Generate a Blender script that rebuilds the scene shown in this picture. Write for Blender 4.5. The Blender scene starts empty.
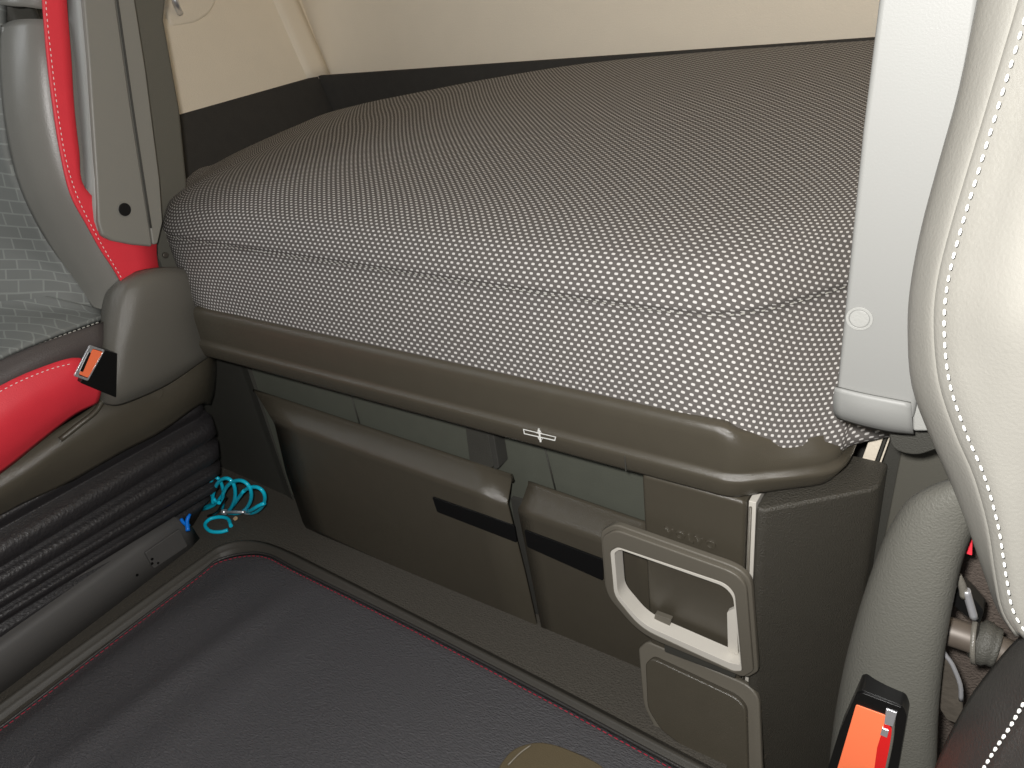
import bpy, bmesh, math, random
from mathutils import Vector, Matrix
random.seed(4)
S = bpy.context.scene
C = S.collection
PI = math.pi

# ------------------------------------------------------------------ camera
F = 775.189
MW = [(0.83126003, 0.18824801, -0.52303867),
      (0.54154953, -0.4865404, 0.68556732),
      (-0.12542276, -0.85313605, -0.50638721)]      # rows: world x, y, z in camera axes (right, down, forward)
EYE = Vector((0, 0, 1.3))
cam_d = bpy.data.cameras.new('camera'); cam = bpy.data.objects.new('camera', cam_d); C.objects.link(cam)
cam_d.sensor_width = 36; cam_d.lens = F / 1024 * 36; cam_d.clip_start = 0.02
R3 = Matrix(((MW[0][0], -MW[0][1], -MW[0][2]), (MW[1][0], -MW[1][1], -MW[1][2]), (MW[2][0], -MW[2][1], -MW[2][2])))
cam.matrix_world = Matrix.Translation(EYE) @ R3.to_4x4()
S.camera = cam

def P(u, v, ax, val):
    """point seen at (u, v) of the photograph that lies on the plane ax = val (metres, in the cab)"""
    d = Vector([r[0]*(u-512) + r[1]*(v-384) + r[2]*F for r in MW])
    i = 'xyz'.index(ax)
    return EYE + d * ((val - EYE[i]) / d[i])
def PX(pts, ax, val): return [P(u, v, ax, val) for u, v in pts]

# ------------------------------------------------------------------ materials
def lin(c): return tuple(((x/255)/12.92 if x/255 <= .04045 else ((x/255+.055)/1.055)**2.4) for x in c) + (1,)
def mat(name, rgb, rough=.5, spec=.5, metal=0, bump=0, bscale=600, mottle=.0, mscale=30, sheen=0, coat=0):
    m = bpy.data.materials.new(name); m.use_nodes = True
    nt = m.node_tree; b = nt.nodes['Principled BSDF']
    col = lin(rgb)
    b.inputs['Base Color'].default_value = col; b.inputs['Roughness'].default_value = rough
    b.inputs['Specular IOR Level'].default_value = spec; b.inputs['Metallic'].default_value = metal
    b.inputs['Sheen Weight'].default_value = sheen; b.inputs['Coat Weight'].default_value = coat
    tc = nt.nodes.new('ShaderNodeTexCoord')
    if bump:
        n = nt.nodes.new('ShaderNodeTexNoise'); n.inputs['Scale'].default_value = bscale; n.inputs['Detail'].default_value = 3
        nt.links.new(tc.outputs['Object'], n.inputs['Vector'])
        bp = nt.nodes.new('ShaderNodeBump'); bp.inputs['Strength'].default_value = bump; bp.inputs['Distance'].default_value = .003
        nt.links.new(n.outputs['Fac'], bp.inputs['Height']); nt.links.new(bp.outputs['Normal'], b.inputs['Normal'])
    if mottle:
        n2 = nt.nodes.new('ShaderNodeTexNoise'); n2.inputs['Scale'].default_value = mscale; n2.inputs['Detail'].default_value = 5
        nt.links.new(tc.outputs['Object'], n2.inputs['Vector'])
        r = nt.nodes.new('ShaderNodeMapRange'); r.inputs[3].default_value = 1-mottle; r.inputs[4].default_value = 1+mottle
        nt.links.new(n2.outputs['Fac'], r.inputs[0])
        mx = nt.nodes.new('ShaderNodeVectorMath'); mx.operation = 'SCALE'; mx.inputs[0].default_value = col[:3]
        nt.links.new(r.outputs[0], mx.inputs['Scale']); nt.links.new(mx.outputs[0], b.inputs['Base Color'])
    return m

M = dict(
  olive = mat('olive_plastic', (73,68,58), .27, .6, bump=.25, bscale=900, mottle=.06),
  oliveg = mat('grained_olive_plastic', (68,65,58), .40, .5, bump=.9, bscale=420, mottle=.08),
  inner = mat('storage_lining', (88,90,81), .6, .3, bump=.2, bscale=300, mottle=.08),
  slot = mat('gloss_black', (14,14,14), .35, .4),
  dark = mat('dark_plastic', (66,65,60), .55, .35, bump=.5, bscale=500, mottle=.08),
  darker = mat('dark_trim', (62,61,57), .7, .3, bump=.5, bscale=400, mottle=.1),
  frame = mat('lid_frame_plastic', (98,93,83), .45, .5, bump=.2),
  white = mat('pale_plastic', (205,200,190), .45),
  grey = mat('grey_plastic', (96,93,86), .32, .5, bump=.3, bscale=700),
  lgrey = mat('light_grey_plastic', (150,150,146), .45, .5, bump=.2, bscale=500),
  post = mat('pale_grey_plastic', (132,132,129), .5, .4, bump=.05, bscale=500),
  beige = mat('beige_trim', (234,223,204), .7, .3, bump=.3, bscale=250, mottle=.03, mscale=12),
  floor = mat('rubber_floor', (76,72,65), .75, .3, bump=1.0, bscale=260, mottle=.3, mscale=160),
  lip = mat('rubber_lip', (64,61,55), .5, .45, bump=.2),
  bellow = mat('bellows_rubber', (40,38,39), .42, .5, bump=.5, bscale=150, mottle=.2),
  leather = mat('grey_leather', (120,118,112), .36, .5, bump=.12, bscale=350, mottle=.04),
  seatside = mat('dark_leather', (76,70,68), .5, .4, bump=.35, bscale=350),
  dleather = mat('black_leather', (50,48,46), .42, .45, bump=.35, bscale=350),
  red = mat('red_leather', (216,52,64), .5, .4, bump=.2, bscale=500, mottle=.05),
  redp = mat('red_plastic', (200,30,30), .4),
  redthread = mat('red_thread', (176,44,66), .7, .2),
  thread = mat('white_thread', (225,225,220), .7, .2),
  gthread = mat('grey_thread', (170,168,160), .7, .2),
  orange = mat('orange_plastic', (244,120,78), .35, .5),
  chrome = mat('chrome', (215,215,218), .28, .6, metal=.75),
  steel = mat('worn_steel', (92,86,78), .4, .5, metal=.4, bump=.5, bscale=100, mottle=.3),
  blue = mat('blue_hose', (20,200,230), .25, .5, coat=.3),
  blue2 = mat('bright_blue_plastic', (0,120,230), .35),
  carpet = mat('brown_carpet', (82,74,68), .9, .1, bump=1, bscale=300, mottle=.25, mscale=120),
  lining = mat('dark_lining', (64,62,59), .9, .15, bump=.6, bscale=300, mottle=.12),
  pillar = mat('pillar_plastic', (92,90,82), .55, .4, bump=.3, bscale=500),
  plinth = mat('plinth_plastic', (84,82,80), .55, .4, bump=.2),
  cover = mat('pillar_cover_plastic', (122,120,113), .42, .5, bump=.15, bscale=700),
  console = mat('brown_plastic', (66,58,42), .4, .5, bump=.2),
  paint = mat('white_print', (230,230,225), .5),
)

def node_math(nt, op, a, b=None, c=None):
    n = nt.nodes.new('ShaderNodeMath'); n.operation = op
    for i, v in enumerate((a, b, c)):
        if v is None: continue
        if isinstance(v, (int, float)): n.inputs[i].default_value = v
        else: nt.links.new(v, n.inputs[i])
    return n.outputs[0]

def fabric_mat():
    m = mat('dashed_fabric', (72,68,65), .85, .15, sheen=0)
    nt = m.node_tree; b = nt.nodes['Principled BSDF']
    uv = nt.nodes.new('ShaderNodeUVMap'); uv.uv_map = 'UVMap'
    sp = nt.nodes.new('ShaderNodeSeparateXYZ'); nt.links.new(uv.outputs[0], sp.inputs[0])
    pu, pv = .0134, .0076
    v = node_math(nt, 'DIVIDE', sp.outputs[1], pv); row = node_math(nt, 'FLOOR', v); fv = node_math(nt, 'FRACT', v)
    u = node_math(nt, 'DIVIDE', sp.outputs[0], pu)
    u = node_math(nt, 'ADD', u, node_math(nt, 'MULTIPLY', row, .5)); fu = node_math(nt, 'FRACT', u)
    du = node_math(nt, 'ABSOLUTE', node_math(nt, 'SUBTRACT', fu, .5)); dv = node_math(nt, 'ABSOLUTE', node_math(nt, 'SUBTRACT', fv, .5))
    a = node_math(nt, 'POWER', node_math(nt, 'DIVIDE', du, .235), 3); c = node_math(nt, 'POWER', node_math(nt, 'DIVIDE', dv, .25), 3)
    s = node_math(nt, 'ADD', a, c)
    mr = nt.nodes.new('ShaderNodeMapRange'); mr.interpolation_type = 'SMOOTHSTEP'
    mr.inputs[1].default_value = 1.5; mr.inputs[2].default_value = .5; nt.links.new(s, mr.inputs[0])
    mx = nt.nodes.new('ShaderNodeMix'); mx.data_type = 'RGBA'
    mx.inputs['A'].default_value = lin((94,90,87)); mx.inputs['B'].default_value = lin((200,197,193))
    nt.links.new(mr.outputs[0], mx.inputs['Factor']); nt.links.new(mx.outputs['Result'], b.inputs['Base Color'])
    bp = nt.nodes.new('ShaderNodeBump'); bp.inputs['Strength'].default_value = .5; bp.inputs['Distance'].default_value = .001
    nt.links.new(mr.outputs[0], bp.inputs['Height']); nt.links.new(bp.outputs['Normal'], b.inputs['Normal'])
    return m
M['fabric'] = fabric_mat()

def mat_leather_mat():
    """floor mat: dark leather grain with long shallow creases"""
    m = mat('mat_leather', (76,75,77), .5, .4)
    nt = m.node_tree; b = nt.nodes['Principled BSDF']
    tc = nt.nodes.new('ShaderNodeTexCoord'); mp = nt.nodes.new('ShaderNodeMapping')
    mp.inputs['Rotation'].default_value = (0, 0, math.radians(25)); mp.inputs['Scale'].default_value = (150, 420, 200)
    nt.links.new(tc.outputs['Object'], mp.inputs[0])
    n = nt.nodes.new('ShaderNodeTexNoise'); n.inputs['Scale'].default_value = 1; n.inputs['Detail'].default_value = 3
    nt.links.new(mp.outputs[0], n.inputs['Vector'])
    bp = nt.nodes.new('ShaderNodeBump'); bp.inputs['Strength'].default_value = .8; bp.inputs['Distance'].default_value = .005
    nt.links.new(n.outputs['Fac'], bp.inputs['Height']); nt.links.new(bp.outputs['Normal'], b.inputs['Normal'])
    return m
M['mat'] = mat_leather_mat()

def insert_mat():
    """seat insert: grey cloth with thin pale right-angled lines"""
    m = mat('seat_insert_cloth', (120,122,120), .6, .3)
    nt = m.node_tree; b = nt.nodes['Principled BSDF']
    uv = nt.nodes.new('ShaderNodeUVMap'); uv.uv_map = 'UVMap'
    br = nt.nodes.new('ShaderNodeTexBrick'); nt.links.new(uv.outputs[0], br.inputs['Vector'])
    br.inputs['Scale'].default_value = 20; br.inputs['Mortar Size'].default_value = .035; br.inputs['Brick Width'].default_value = .9
    br.inputs['Row Height'].default_value = .55
    br.inputs['Color1'].default_value = lin((106,108,105)); br.inputs['Color2'].default_value = lin((110,112,109)); br.inputs['Mortar'].default_value = lin((126,129,125))
    nt.links.new(br.outputs['Color'], b.inputs['Base Color'])
    return m
M['insert'] = insert_mat()

# ------------------------------------------------------------------ object helpers
def tag(o, label, cat, group=None):
    o['label'] = label; o['category'] = cat
    if group: o['group'] = group
    return o
def thing(name, label, cat, loc):
    o = bpy.data.objects.new(name, None); C.objects.link(o); o.location = loc; o.empty_display_size = .05
    return tag(o, label, cat)
def link(name, me, m, parent=None, label=None):
    o = bpy.data.objects.new(name, me); C.objects.link(o)
    me.materials.append(m)
    if parent:
        o.parent = parent
        p = parent; off = Vector()
        while p: off += p.location; p = p.parent
        o.location = -off
    if label: o['label'] = label
    return o
def finish(bm, name, m, parent=None, bevel=0, sub=0, solid=0, smooth=True, label=None, seg=3, off=-1):
    bmesh.ops.recalc_face_normals(bm, faces=bm.faces) if not solid and not sub or bevel else None
    me = bpy.data.meshes.new(name); bm.to_mesh(me); bm.free()
    for p in me.polygons: p.use_smooth = smooth
    o = link(name, me, m, parent, label)
    if solid:
        s = o.modifiers.new('s', 'SOLIDIFY'); s.thickness = solid; s.offset = off
    if sub:
        s = o.modifiers.new('d', 'SUBSURF'); s.levels = s.render_levels = sub
    if bevel:
        b = o.modifiers.new('b', 'BEVEL'); b.width = bevel; b.segments = seg; b.limit_method = 'ANGLE'; b.harden_normals = True; b.angle_limit = math.radians(28)
    return o
def structure(o): o['kind'] = 'structure'; return o

def prism(name, pts, vec, m, parent=None, bevel=.004, label=None, hole=None, seg=3, smooth=True):
    """solid between an outline and the same outline moved by vec; hole = inner outline of the same length"""
    bm = bmesh.new(); vec = Vector(vec)
    a = [bm.verts.new(p) for p in pts]; b = [bm.verts.new(Vector(p)+vec) for p in pts]; n = len(pts)
    for i in range(n): j = (i+1) % n; bm.faces.new((a[i], a[j], b[j], b[i]))
    if hole:
        c = [bm.verts.new(p) for p in hole]; d = [bm.verts.new(Vector(p)+vec) for p in hole]
        for i in range(n):
            j = (i+1) % n
            bm.faces.new((a[i], a[j], c[j], c[i])); bm.faces.new((b[i], b[j], d[j], d[i])); bm.faces.new((c[i], c[j], d[j], d[i]))
    else:
        bm.faces.new(a); bm.faces.new(b[::-1])
    return finish(bm, name, m, parent, bevel=bevel, label=label, seg=seg, smooth=smooth and bevel > 0)
def box(name, lo, hi, m, parent=None, bevel=.004, label=None):
    x0,y0,z0 = lo; x1,y1,z1 = hi
    return prism(name, [(x0,y0,z0),(x1,y0,z0),(x1,y1,z0),(x0,y1,z0)], (0,0,z1-z0), m, parent, bevel, label)

def catmull(pts, n, closed=False):
    pts = [Vector(p) for p in pts]; out = []; N = len(pts); rng = N if closed else N-1
    for i in range(rng):
        if closed: p0,p1,p2,p3 = pts[i-1], pts[i], pts[(i+1)%N], pts[(i+2)%N]
        else:
            p1,p2 = pts[i], pts[i+1]; p0 = pts[i-1] if i else p1*2-p2; p3 = pts[i+2] if i+2 < N else p2*2-p1
        for k in range(n):
            t = k/n
            out.append(.5*((2*p1)+(p2-p0)*t+(2*p0-5*p1+4*p2-p3)*t*t+(3*p1-p0-3*p2+p3)*t**3))
    if not closed: out.append(pts[-1].copy())
    return out
def refine(rows, nu, nv):
    rr = [catmull(r, nu) for r in rows]
    cols = [catmull([r[i] for r in rr], nv) for i in range(len(rr[0]))]
    return [[c[j] for c in cols] for j in range(len(cols[0]))]
def grid(name, rows, m, parent=None, nu=4, nv=4, solid=.004, label=None, uvf=None, warp=None, flip=False, off=-1, closed_u=False):
    g = refine(rows, nu, nv) if nu*nv > 1 else [[Vector(p) for p in r] for r in rows]
    if warp: g = [[warp(p, i/(len(r)-1), j/(len(g)-1)) for i, p in enumerate(r)] for j, r in enumerate(g)]
    bm = bmesh.new(); V = [[bm.verts.new(p) for p in r] for r in g]; uvl = bm.loops.layers.uv.new('UVMap')
    la = [[0]*len(g[0]) for _ in g]
    for j in range(1, len(g)):
        for i in range(len(g[0])): la[j][i] = la[j-1][i] + (g[j][i]-g[j-1][i]).length
    lu = [[0]*len(g[0]) for _ in g]
    for j in range(len(g)):
        for i in range(1, len(g[0])): lu[j][i] = lu[j][i-1] + (g[j][i]-g[j][i-1]).length
    ids = {}
    for j, r in enumerate(V):
        for i, v in enumerate(r): ids[v] = (j, i)
    for j in range(len(V)-1):
        for i in range(len(V[0])-1):
            q = (V[j][i], V[j][i+1], V[j+1][i+1], V[j+1][i])
            f = bm.faces.new(q[::-1] if flip else q)
            for l in f.loops:
                jj, ii = ids[l.vert]
                l[uvl].uv = uvf(g, jj, ii, la) if uvf else (lu[jj][ii], la[jj][ii])
    me = bpy.data.meshes.new(name); bm.to_mesh(me); bm.free()
    for p in me.polygons: p.use_smooth = True
    o = link(name, me, m, parent, label)
    if solid:
        s = o.modifiers.new('s', 'SOLIDIFY'); s.thickness = solid; s.offset = off
    return o
def tube(name, pts, r, m, parent=None, n=6, sm=4, closed=False, label=None, res=10, radii=None):
    path = catmull(pts, sm, closed) if sm > 1 else [Vector(p) for p in pts]
    bm = bmesh.new(); rings = []; N = len(path); up = None
    for i, p in enumerate(path):
        a = path[i-1] if (i or closed) else p; b = path[(i+1) % N] if (i < N-1 or closed) else p
        t = (b-a).normalized()
        if up is None: up = t.orthogonal().normalized()
        up = (up - t*up.dot(t)).normalized(); s = t.cross(up)
        rr = r if radii is None else radii[min(len(radii)-1, int(i/max(1,N-1)*(len(radii)-1)+.5))]
        rings.append([bm.verts.new(p + (up*math.cos(2*PI*k/res)+s*math.sin(2*PI*k/res))*rr) for k in range(res)])
    for i in range(N if closed else N-1):
        A, B = rings[i], rings[(i+1) % N]
        for k in range(res): bm.faces.new((A[k], A[(k+1)%res], B[(k+1)%res], B[k]))
    if not closed: bm.faces.new(rings[0][::-1]); bm.faces.new(rings[-1])
    bmesh.ops.recalc_face_normals(bm, faces=bm.faces)
    me = bpy.data.meshes.new(name); bm.to_mesh(me); bm.free()
    for p in me.polygons: p.use_smooth = len(p.vertices) < 6
    return link(name, me, m, parent, label)
def stitches(name, pts, length, gap, r, m, parent=None, sm=6, lift=(0,0,0), slant=0):
    """a run of separate thread dashes along a path, one mesh"""
    path = catmull(pts, sm); lift = Vector(lift); bm = bmesh.new()
    cum = [0]
    for a, b in zip(path, path[1:]): cum.append(cum[-1]+(b-a).length)
    def at(s):
        for i in range(1, len(cum)):
            if cum[i] >= s: t = (s-cum[i-1])/max(1e-9, cum[i]-cum[i-1]); return path[i-1].lerp(path[i], t)
        return path[-1]
    s = 0
    while s + length < cum[-1]:
        a, b = at(s)+lift, at(s+length)+lift; t = (b-a).normalized()
        u = t.orthogonal().normalized(); w = t.cross(u)
        if slant: b = b + (w if abs(w.z) > abs(u.z) else u)*slant
        prof = [(0, .4), (.2, 1), (.8, 1), (1, .4)]; rings = []
        for q, k in prof:
            c = a.lerp(b, q); rings.append([bm.verts.new(c+(u*math.cos(PI/3*j)+w*math.sin(PI/3*j))*r*k) for j in range(6)])
        for A, B in zip(rings, rings[1:]):
            for j in range(6): bm.faces.new((A[j], A[(j+1)%6], B[(j+1)%6], B[j]))
        bm.faces.new(rings[0][::-1]); bm.faces.new(rings[-1])
        s += length + gap
    return finish(bm, name, m, parent)
def ellipsoid(bm, c, r, nu=20, nv=10):
    g = bmesh.ops.create_uvsphere(bm, u_segments=nu, v_segments=nv, radius=1)
    for v in g['verts']: v.co = Vector((v.co.x*r[0]+c[0], v.co.y*r[1]+c[1], v.co.z*r[2]+c[2]))
def disc(name, c, nrm, r, depth, m, parent=None, bevel=.001, n=28, label=None, hole=None):
    nrm = Vector(nrm).normalized(); u = nrm.orthogonal().normalized(); w = nrm.cross(u); c = Vector(c)
    ring = lambda q: [c+(u*math.cos(2*PI*k/n)+w*math.sin(2*PI*k/n))*q for k in range(n)]
    return prism(name, ring(r), nrm*depth, m, parent, bevel, label, hole=ring(hole) if hole else None)
def rrect(pts, r, n=5):
    """round the corners of an outline"""
    pts = [Vector(p) for p in pts]; out = []; N = len(pts)
    for i, p in enumerate(pts):
        rad = r[i] if isinstance(r, (list, tuple)) else r
        a = (pts[i-1]-p); b = (pts[(i+1) % N]-p); ra = min(rad, a.length*.45); rb = min(rad, b.length*.45)
        s, e = p+a.normalized()*ra, p+b.normalized()*rb
        for k in range(n+1):
            t = k/n; out.append(s*(1-t)**2+p*2*t*(1-t)+e*t*t)
    return out

# ------------------------------------------------------------------ the setting
YR = 2.10                                  # rear wall
TL = P(318, 76, 'y', YR); TR = P(875, 38, 'y', YR); TF = P(180, 115, 'x', TL.x); WL = TL.x - .015
fl = structure(prism('floor', [(-2.5,-.6,-.2),(-.27,-.6,-.2),(-.27,.895,-.2),(-.255,.91,-.2),(-.11,1.04,-.2),(.7,1.0,-.2),(.7,1.9,-.2),(-2.5,1.9,-.2)], (0,0,.2), M['floor'], bevel=0))
structure(box('floor', (-.27,-.6,-.24), (.7,1.0,-.20), M['floor'], bevel=0))
structure(box('wall_front_left', (-2.26,-1,0), (-2.2,1.2,2.0), M['darker'], bevel=0))
# raised rubber lip framing the mat well
lip_path = [P(-120,797,'z',.02), P(0,705,'z',.02), P(110,625,'z',.02), P(200,560,'z',.02), P(222,546,'z',.02), P(246,542,'z',.02), P(275,549,'z',.02),
            P(330,576,'z',.02), P(420,622,'z',.02), P(560,694,'z',.02), P(700,768,'z',.02), P(840,840,'z',.02)]
lp = catmull(lip_path, 6)
def ridge(path, prof, name, m, parent=None):
    rows = []
    for i, p in enumerate(path):
        t = (path[min(i+1, len(path)-1)]-path[max(i-1, 0)]).normalized(); s = Vector((t.y, -t.x, 0))
        rows.append([Vector((p.x, p.y, 0))+s*a+Vector((0,0,h)) for a, h in prof])
    return grid(name, rows, m, parent, 1, 1, solid=0)
structure(ridge(lp, [(-.021,.0),(-.018,.010),(-.010,.012),(-.008,.019),(-.003,.022),(.003,.020),(.006,.013),(.012,.012),(.016,.007),(.020,0)], 'trim_1', M['lip']))

# rear and left walls of the sleeping compartment
wb = structure(prism('wall_back', [(-2.7,YR+.02,.2),(.7,YR+.02,.2),(.7,YR+.14,2.0),(-2.7,YR+.14,2.0)], (0,.04,0), M['beige'], bevel=0))
T2 = P(285, 0, 'y', YR); lean = (T2.x-TL.x)/(T2.z-TL.z)
wx = lambda z: WL + lean*(z-TL.z)
wlft = structure(prism('wall_left', [(wx(.5),1.16,.5),(wx(.5),YR+.2,.5),(wx(2.0),YR+.2,2.0),(wx(2.0),1.16,2.0)], (-.04,0,0), M['beige'], bevel=0))
structure(box('trim_7', (-2.6,1.30,0), (.6,1.32,.56), M['darker'], bevel=0))
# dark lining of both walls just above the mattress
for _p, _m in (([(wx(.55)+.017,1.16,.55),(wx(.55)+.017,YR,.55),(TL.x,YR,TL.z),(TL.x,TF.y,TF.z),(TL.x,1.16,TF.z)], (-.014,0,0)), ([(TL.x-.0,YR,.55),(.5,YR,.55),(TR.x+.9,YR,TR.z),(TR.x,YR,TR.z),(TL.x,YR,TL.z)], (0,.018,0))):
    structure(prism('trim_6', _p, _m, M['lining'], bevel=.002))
# rounded upright moulding in the corner
cor = [(-.055,-.15),(-.045,-.10),(-.030,-.055),(-.014,-.04),(-.002,-.025),(0,0),(0,.06)]
rows = []
for z in (TL.z-.01, 1.05, 1.2, 1.5, 2.0):
    rows.append([Vector((TL.x + x + lean*(z-TL.z), YR+y, z)) for x, y in cor])
structure(grid('trim_2', rows, M['beige'], None, 2, 3, solid=.01))
structure(box('wall_right', (.60,1.0,0), (.64,2.25,2.0), M['beige'], bevel=0))
structure(box('ceiling', (-2.7,.9,2.0), (.7,2.3,2.05), M['beige'], bevel=0))

# grab handle at the very top of the left compartment wall
gh = thing('grab_handle', 'small chrome handle in a beige recess, top of the left compartment wall', 'handle', P(178,8,'x',wx(1.25)+.01))
WH = wx(1.25)
rec = [P(u,v,'x',WH) for u, v in [(150,-60),(198,-60),(212,0),(205,14),(190,24),(165,28),(158,0)]]
prism('recess_frame', rrect(rec, .02), (.030,0,0), M['beige'], gh, bevel=.010)
tube('grip', [P(172,-30,'x',WH+.05), P(173,-10,'x',WH+.06), P(176,4,'x',WH+.06), P(180,13,'x',WH+.035)], .010, M['chrome'], gh)

# ------------------------------------------------------------------ mattress
mt = thing('mattress', 'grey bunk mattress with a woven pattern of white dashes', 'mattress', (-.9,1.3,.64))
# columns left to right, rows bottom to back
def mcol(b, s, r, rear, bz=.635, z0=.886):
    bx, by = b; sx, sy = s; rx, ry = r; e = Vector(rear); a = Vector((rx, ry+.10, z0))
    def q(t, up): p = a.lerp(e, t); p.z += up; return p
    return [Vector((bx,by+.03,bz-.035)), Vector((bx,by,bz)), Vector((bx*.5+sx*.5-.0,(by+sy)/2-.006,.5*bz+.395)), Vector((sx,sy-.002,.772)), Vector((sx,sy,.79)), Vector((sx,sy-.002,.803)),
            Vector((rx,ry-.018,.838-(.886-z0)*.3)), Vector((rx,ry+.012,.862-(.886-z0)*.6)), a, q(.22,.006), q(.5,.006), q(.8,.003), q(.96,0), Vector((e.x,e.y,e.z-.02)), Vector((e.x,e.y+.01,e.z-.07))]
zr = lambda x: TL.z + (x-TL.x)*(TR.z-TL.z)/(TR.x-TL.x) + .005
cols = [mcol((-1.92,1.34),(-1.94,1.22),(-1.93,1.24),(-2.0,1.62,.80),z0=.81),
        mcol((-1.78,1.14),(-1.84,1.11),(-1.83,1.14),(-1.92,1.72,.862),z0=.856),
        mcol((-1.64,.97),(-1.73,1.01),(-1.72,1.04),(-1.80,1.82,.885),z0=.868),
        mcol((-1.53,.90),(-1.63,.955),(-1.62,.99),(-1.64,1.93,.898),z0=.878),
        mcol((-1.36,.893),(-1.40,.948),(-1.40,.985),(-1.42,2.03,.918)),
        mcol((-1.05,.893),(-1.05,.947),(-1.05,.985),(-1.15,2.085,zr(-1.15)-.010)),
        mcol((-.7,.893),(-.72,.947),(-.72,.985),(-.85,2.09,zr(-.85)-.002)),
        mcol((-.50,.893),(-.50,.947),(-.50,.985),(-.55,2.09,zr(-.55))),
        mcol((-.42,.892),(-.42,.949),(-.42,.988),(-.45,2.09,zr(-.45))),
        mcol((-.36,.892),(-.36,.957),(-.36,1.0),(-.38,2.09,zr(-.38)),.63),
        mcol((-.30,.895),(-.30,.992),(-.30,1.04),(-.32,2.09,zr(-.32)),.622),
        mcol((-.24,.925),(-.24,1.065),(-.24,1.115),(-.25,2.09,zr(-.25)),.606),
        mcol((-.18,.972),(-.18,1.15),(-.18,1.20),(-.19,2.09,zr(-.19)),.603),
        mcol((-.10,1.04),(-.10,1.22),(-.10,1.27),(-.1,2.09,zr(-.1)),.615),
        mcol((.4,1.34),(.4,1.36),(.4,1.42),(.4,2.09,zr(.4)),.65)]
rows = [[c[j] for c in cols] for j in range(len(cols[0]))]
def warp(p, u, v):
    # gentle unevenness and two sag folds near the left rear
    w = math.sin(p.x*5+1)*math.sin(p.y*6)*.0012*min(1, max(0, (p.z-.80)/.05))
    d = (p.x+1.84)*.8+(p.y-1.22)*.6
    f = math.exp(-(d/.02)**2)*.010*math.exp(-((p.y-1.22)/.09)**2)
    return Vector((p.x, p.y, p.z+w+f))
def uvm(g, j, i, la):
    if 'c' not in UC:
        r = g[len(g)*4//14]; c = [0]
        for a, b in zip(r, r[1:]): c.append(c[-1]+((b-a).xy).length)
        UC['c'] = c
    return (UC['c'][i], la[j][i])
UC = {}
body = grid('cover', rows, M['fabric'], mt, 8, 6, solid=0, uvf=uvm, warp=warp)
g = refine(rows, 8, 1)
stitches('seam_stitching', [p+Vector((0,-.0005,-.001)) for p in g[4]], .007, .008, .0012, M['gthread'], mt, sm=1)
stitches('seam_stitching', [p+Vector((0,-.0008,-.004)) for p in g[3]], .007, .008, .0011, M['gthread'], mt, sm=1)

# ------------------------------------------------------------------ front rail of the bunk
rail = thing('bunk_front_rail', 'olive plastic front rail running along under the bunk mattress', 'rail', (-.9,.93,.53))
plan = [(-1.53,.88),(-1.2,.88),(-.9,.88),(-.6,.88),(-.40,.88),(-.325,.88),(-.305,.881),(-.288,.889),(-.265,.908),(-.24,.927),(-.215,.945),(-.198,.958),(-.188,.972),(-.184,.992),(-.184,1.04)]
pl = [Vector((x,y,0)) for x, y in plan]
# profile: (offset outward, height)
prof = [(-.06,.636),(-.040,.650),(-.022,.656),(-.012,.656),(-.005,.652),(-.001,.644),(.0015,.632),(.004,.585),(.004,.580),(.010,.576),(.012,.573),(.0125,.568),(.009,.545),(.006,.539),(-.002,.536),(-.10,.536)]
rows = []
for i, p in enumerate(pl):
    t = (pl[min(i+1,len(pl)-1)]-pl[max(i-1,0)]).normalized(); s = Vector((t.y,-t.x,0))
    k = max(0, min(1, (p.x+.325)/.10)); k = k*k*(3-2*k)
    rows.append([p+s*(a + (k*.010 if .56 < h < .635 else 0)) + Vector((0,0,h - (k*.034*min(1,(h-.585)/.05) if h > .585 else 0))) for a, h in prof])
grid('rail_moulding', rows, M['olive'], rail, 1, 2, solid=.0, flip=True)
# closed ends
for ends in (rows[0], rows[-1]):
    bm = bmesh.new(); vs = [bm.verts.new(p) for p in ends]; bm.faces.new(vs); finish(bm, 'end_cap', M['olive'], rail, smooth=False, solid=.002)
# joint in the lower lip
box('joint', (-.4650,.8670,.541), (-.4632,.880,.572), M['dark'], rail, bevel=.0008)
# printed symbol: a flat bar crossing an up-down arrow
def flatshape(name, loops, m, parent):
    bm = bmesh.new()
    for lo in loops:
        vs = [bm.verts.new(p) for p in lo]; bm.faces.new(vs)
    return finish(bm, name, m, parent, smooth=False, solid=.0006)
sy = .8662
def sp(u, v): return P(u, v, 'y', sy)
def ring_loops(pts, w):
    """outline only: quads around a closed outline"""
    out = []; n = len(pts); c = sum(pts, Vector())/n
    inner = []
    for i, p in enumerate(pts):
        a = (pts[i]-pts[i-1]).normalized(); b = (pts[(i+1)%n]-pts[i]).normalized(); t = (a+b).normalized(); nn = Vector((-t.z,0,t.x))
        if (c-p).dot(nn) < 0: nn = -nn
        inner.append(p+nn*w)
    for i in range(n): j = (i+1)%n; out.append([pts[i], pts[j], inner[j], inner[i]])
    return out
bar = [sp(523,429), sp(524,434), sp(555,441), sp(556,437)]
up = [sp(536.5,433), sp(539,428), sp(542,434)]
dn = [sp(537.5,437.5), sp(540.5,442), sp(543,438)]
mid = [sp(538,428.5), sp(539.6,428.5), sp(541.5,442), sp(540,442)]
flatshape('symbol', ring_loops(bar, .0021)+ring_loops(up, .0014)+ring_loops(dn, .0014)+[mid], M['paint'], rail)

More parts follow.
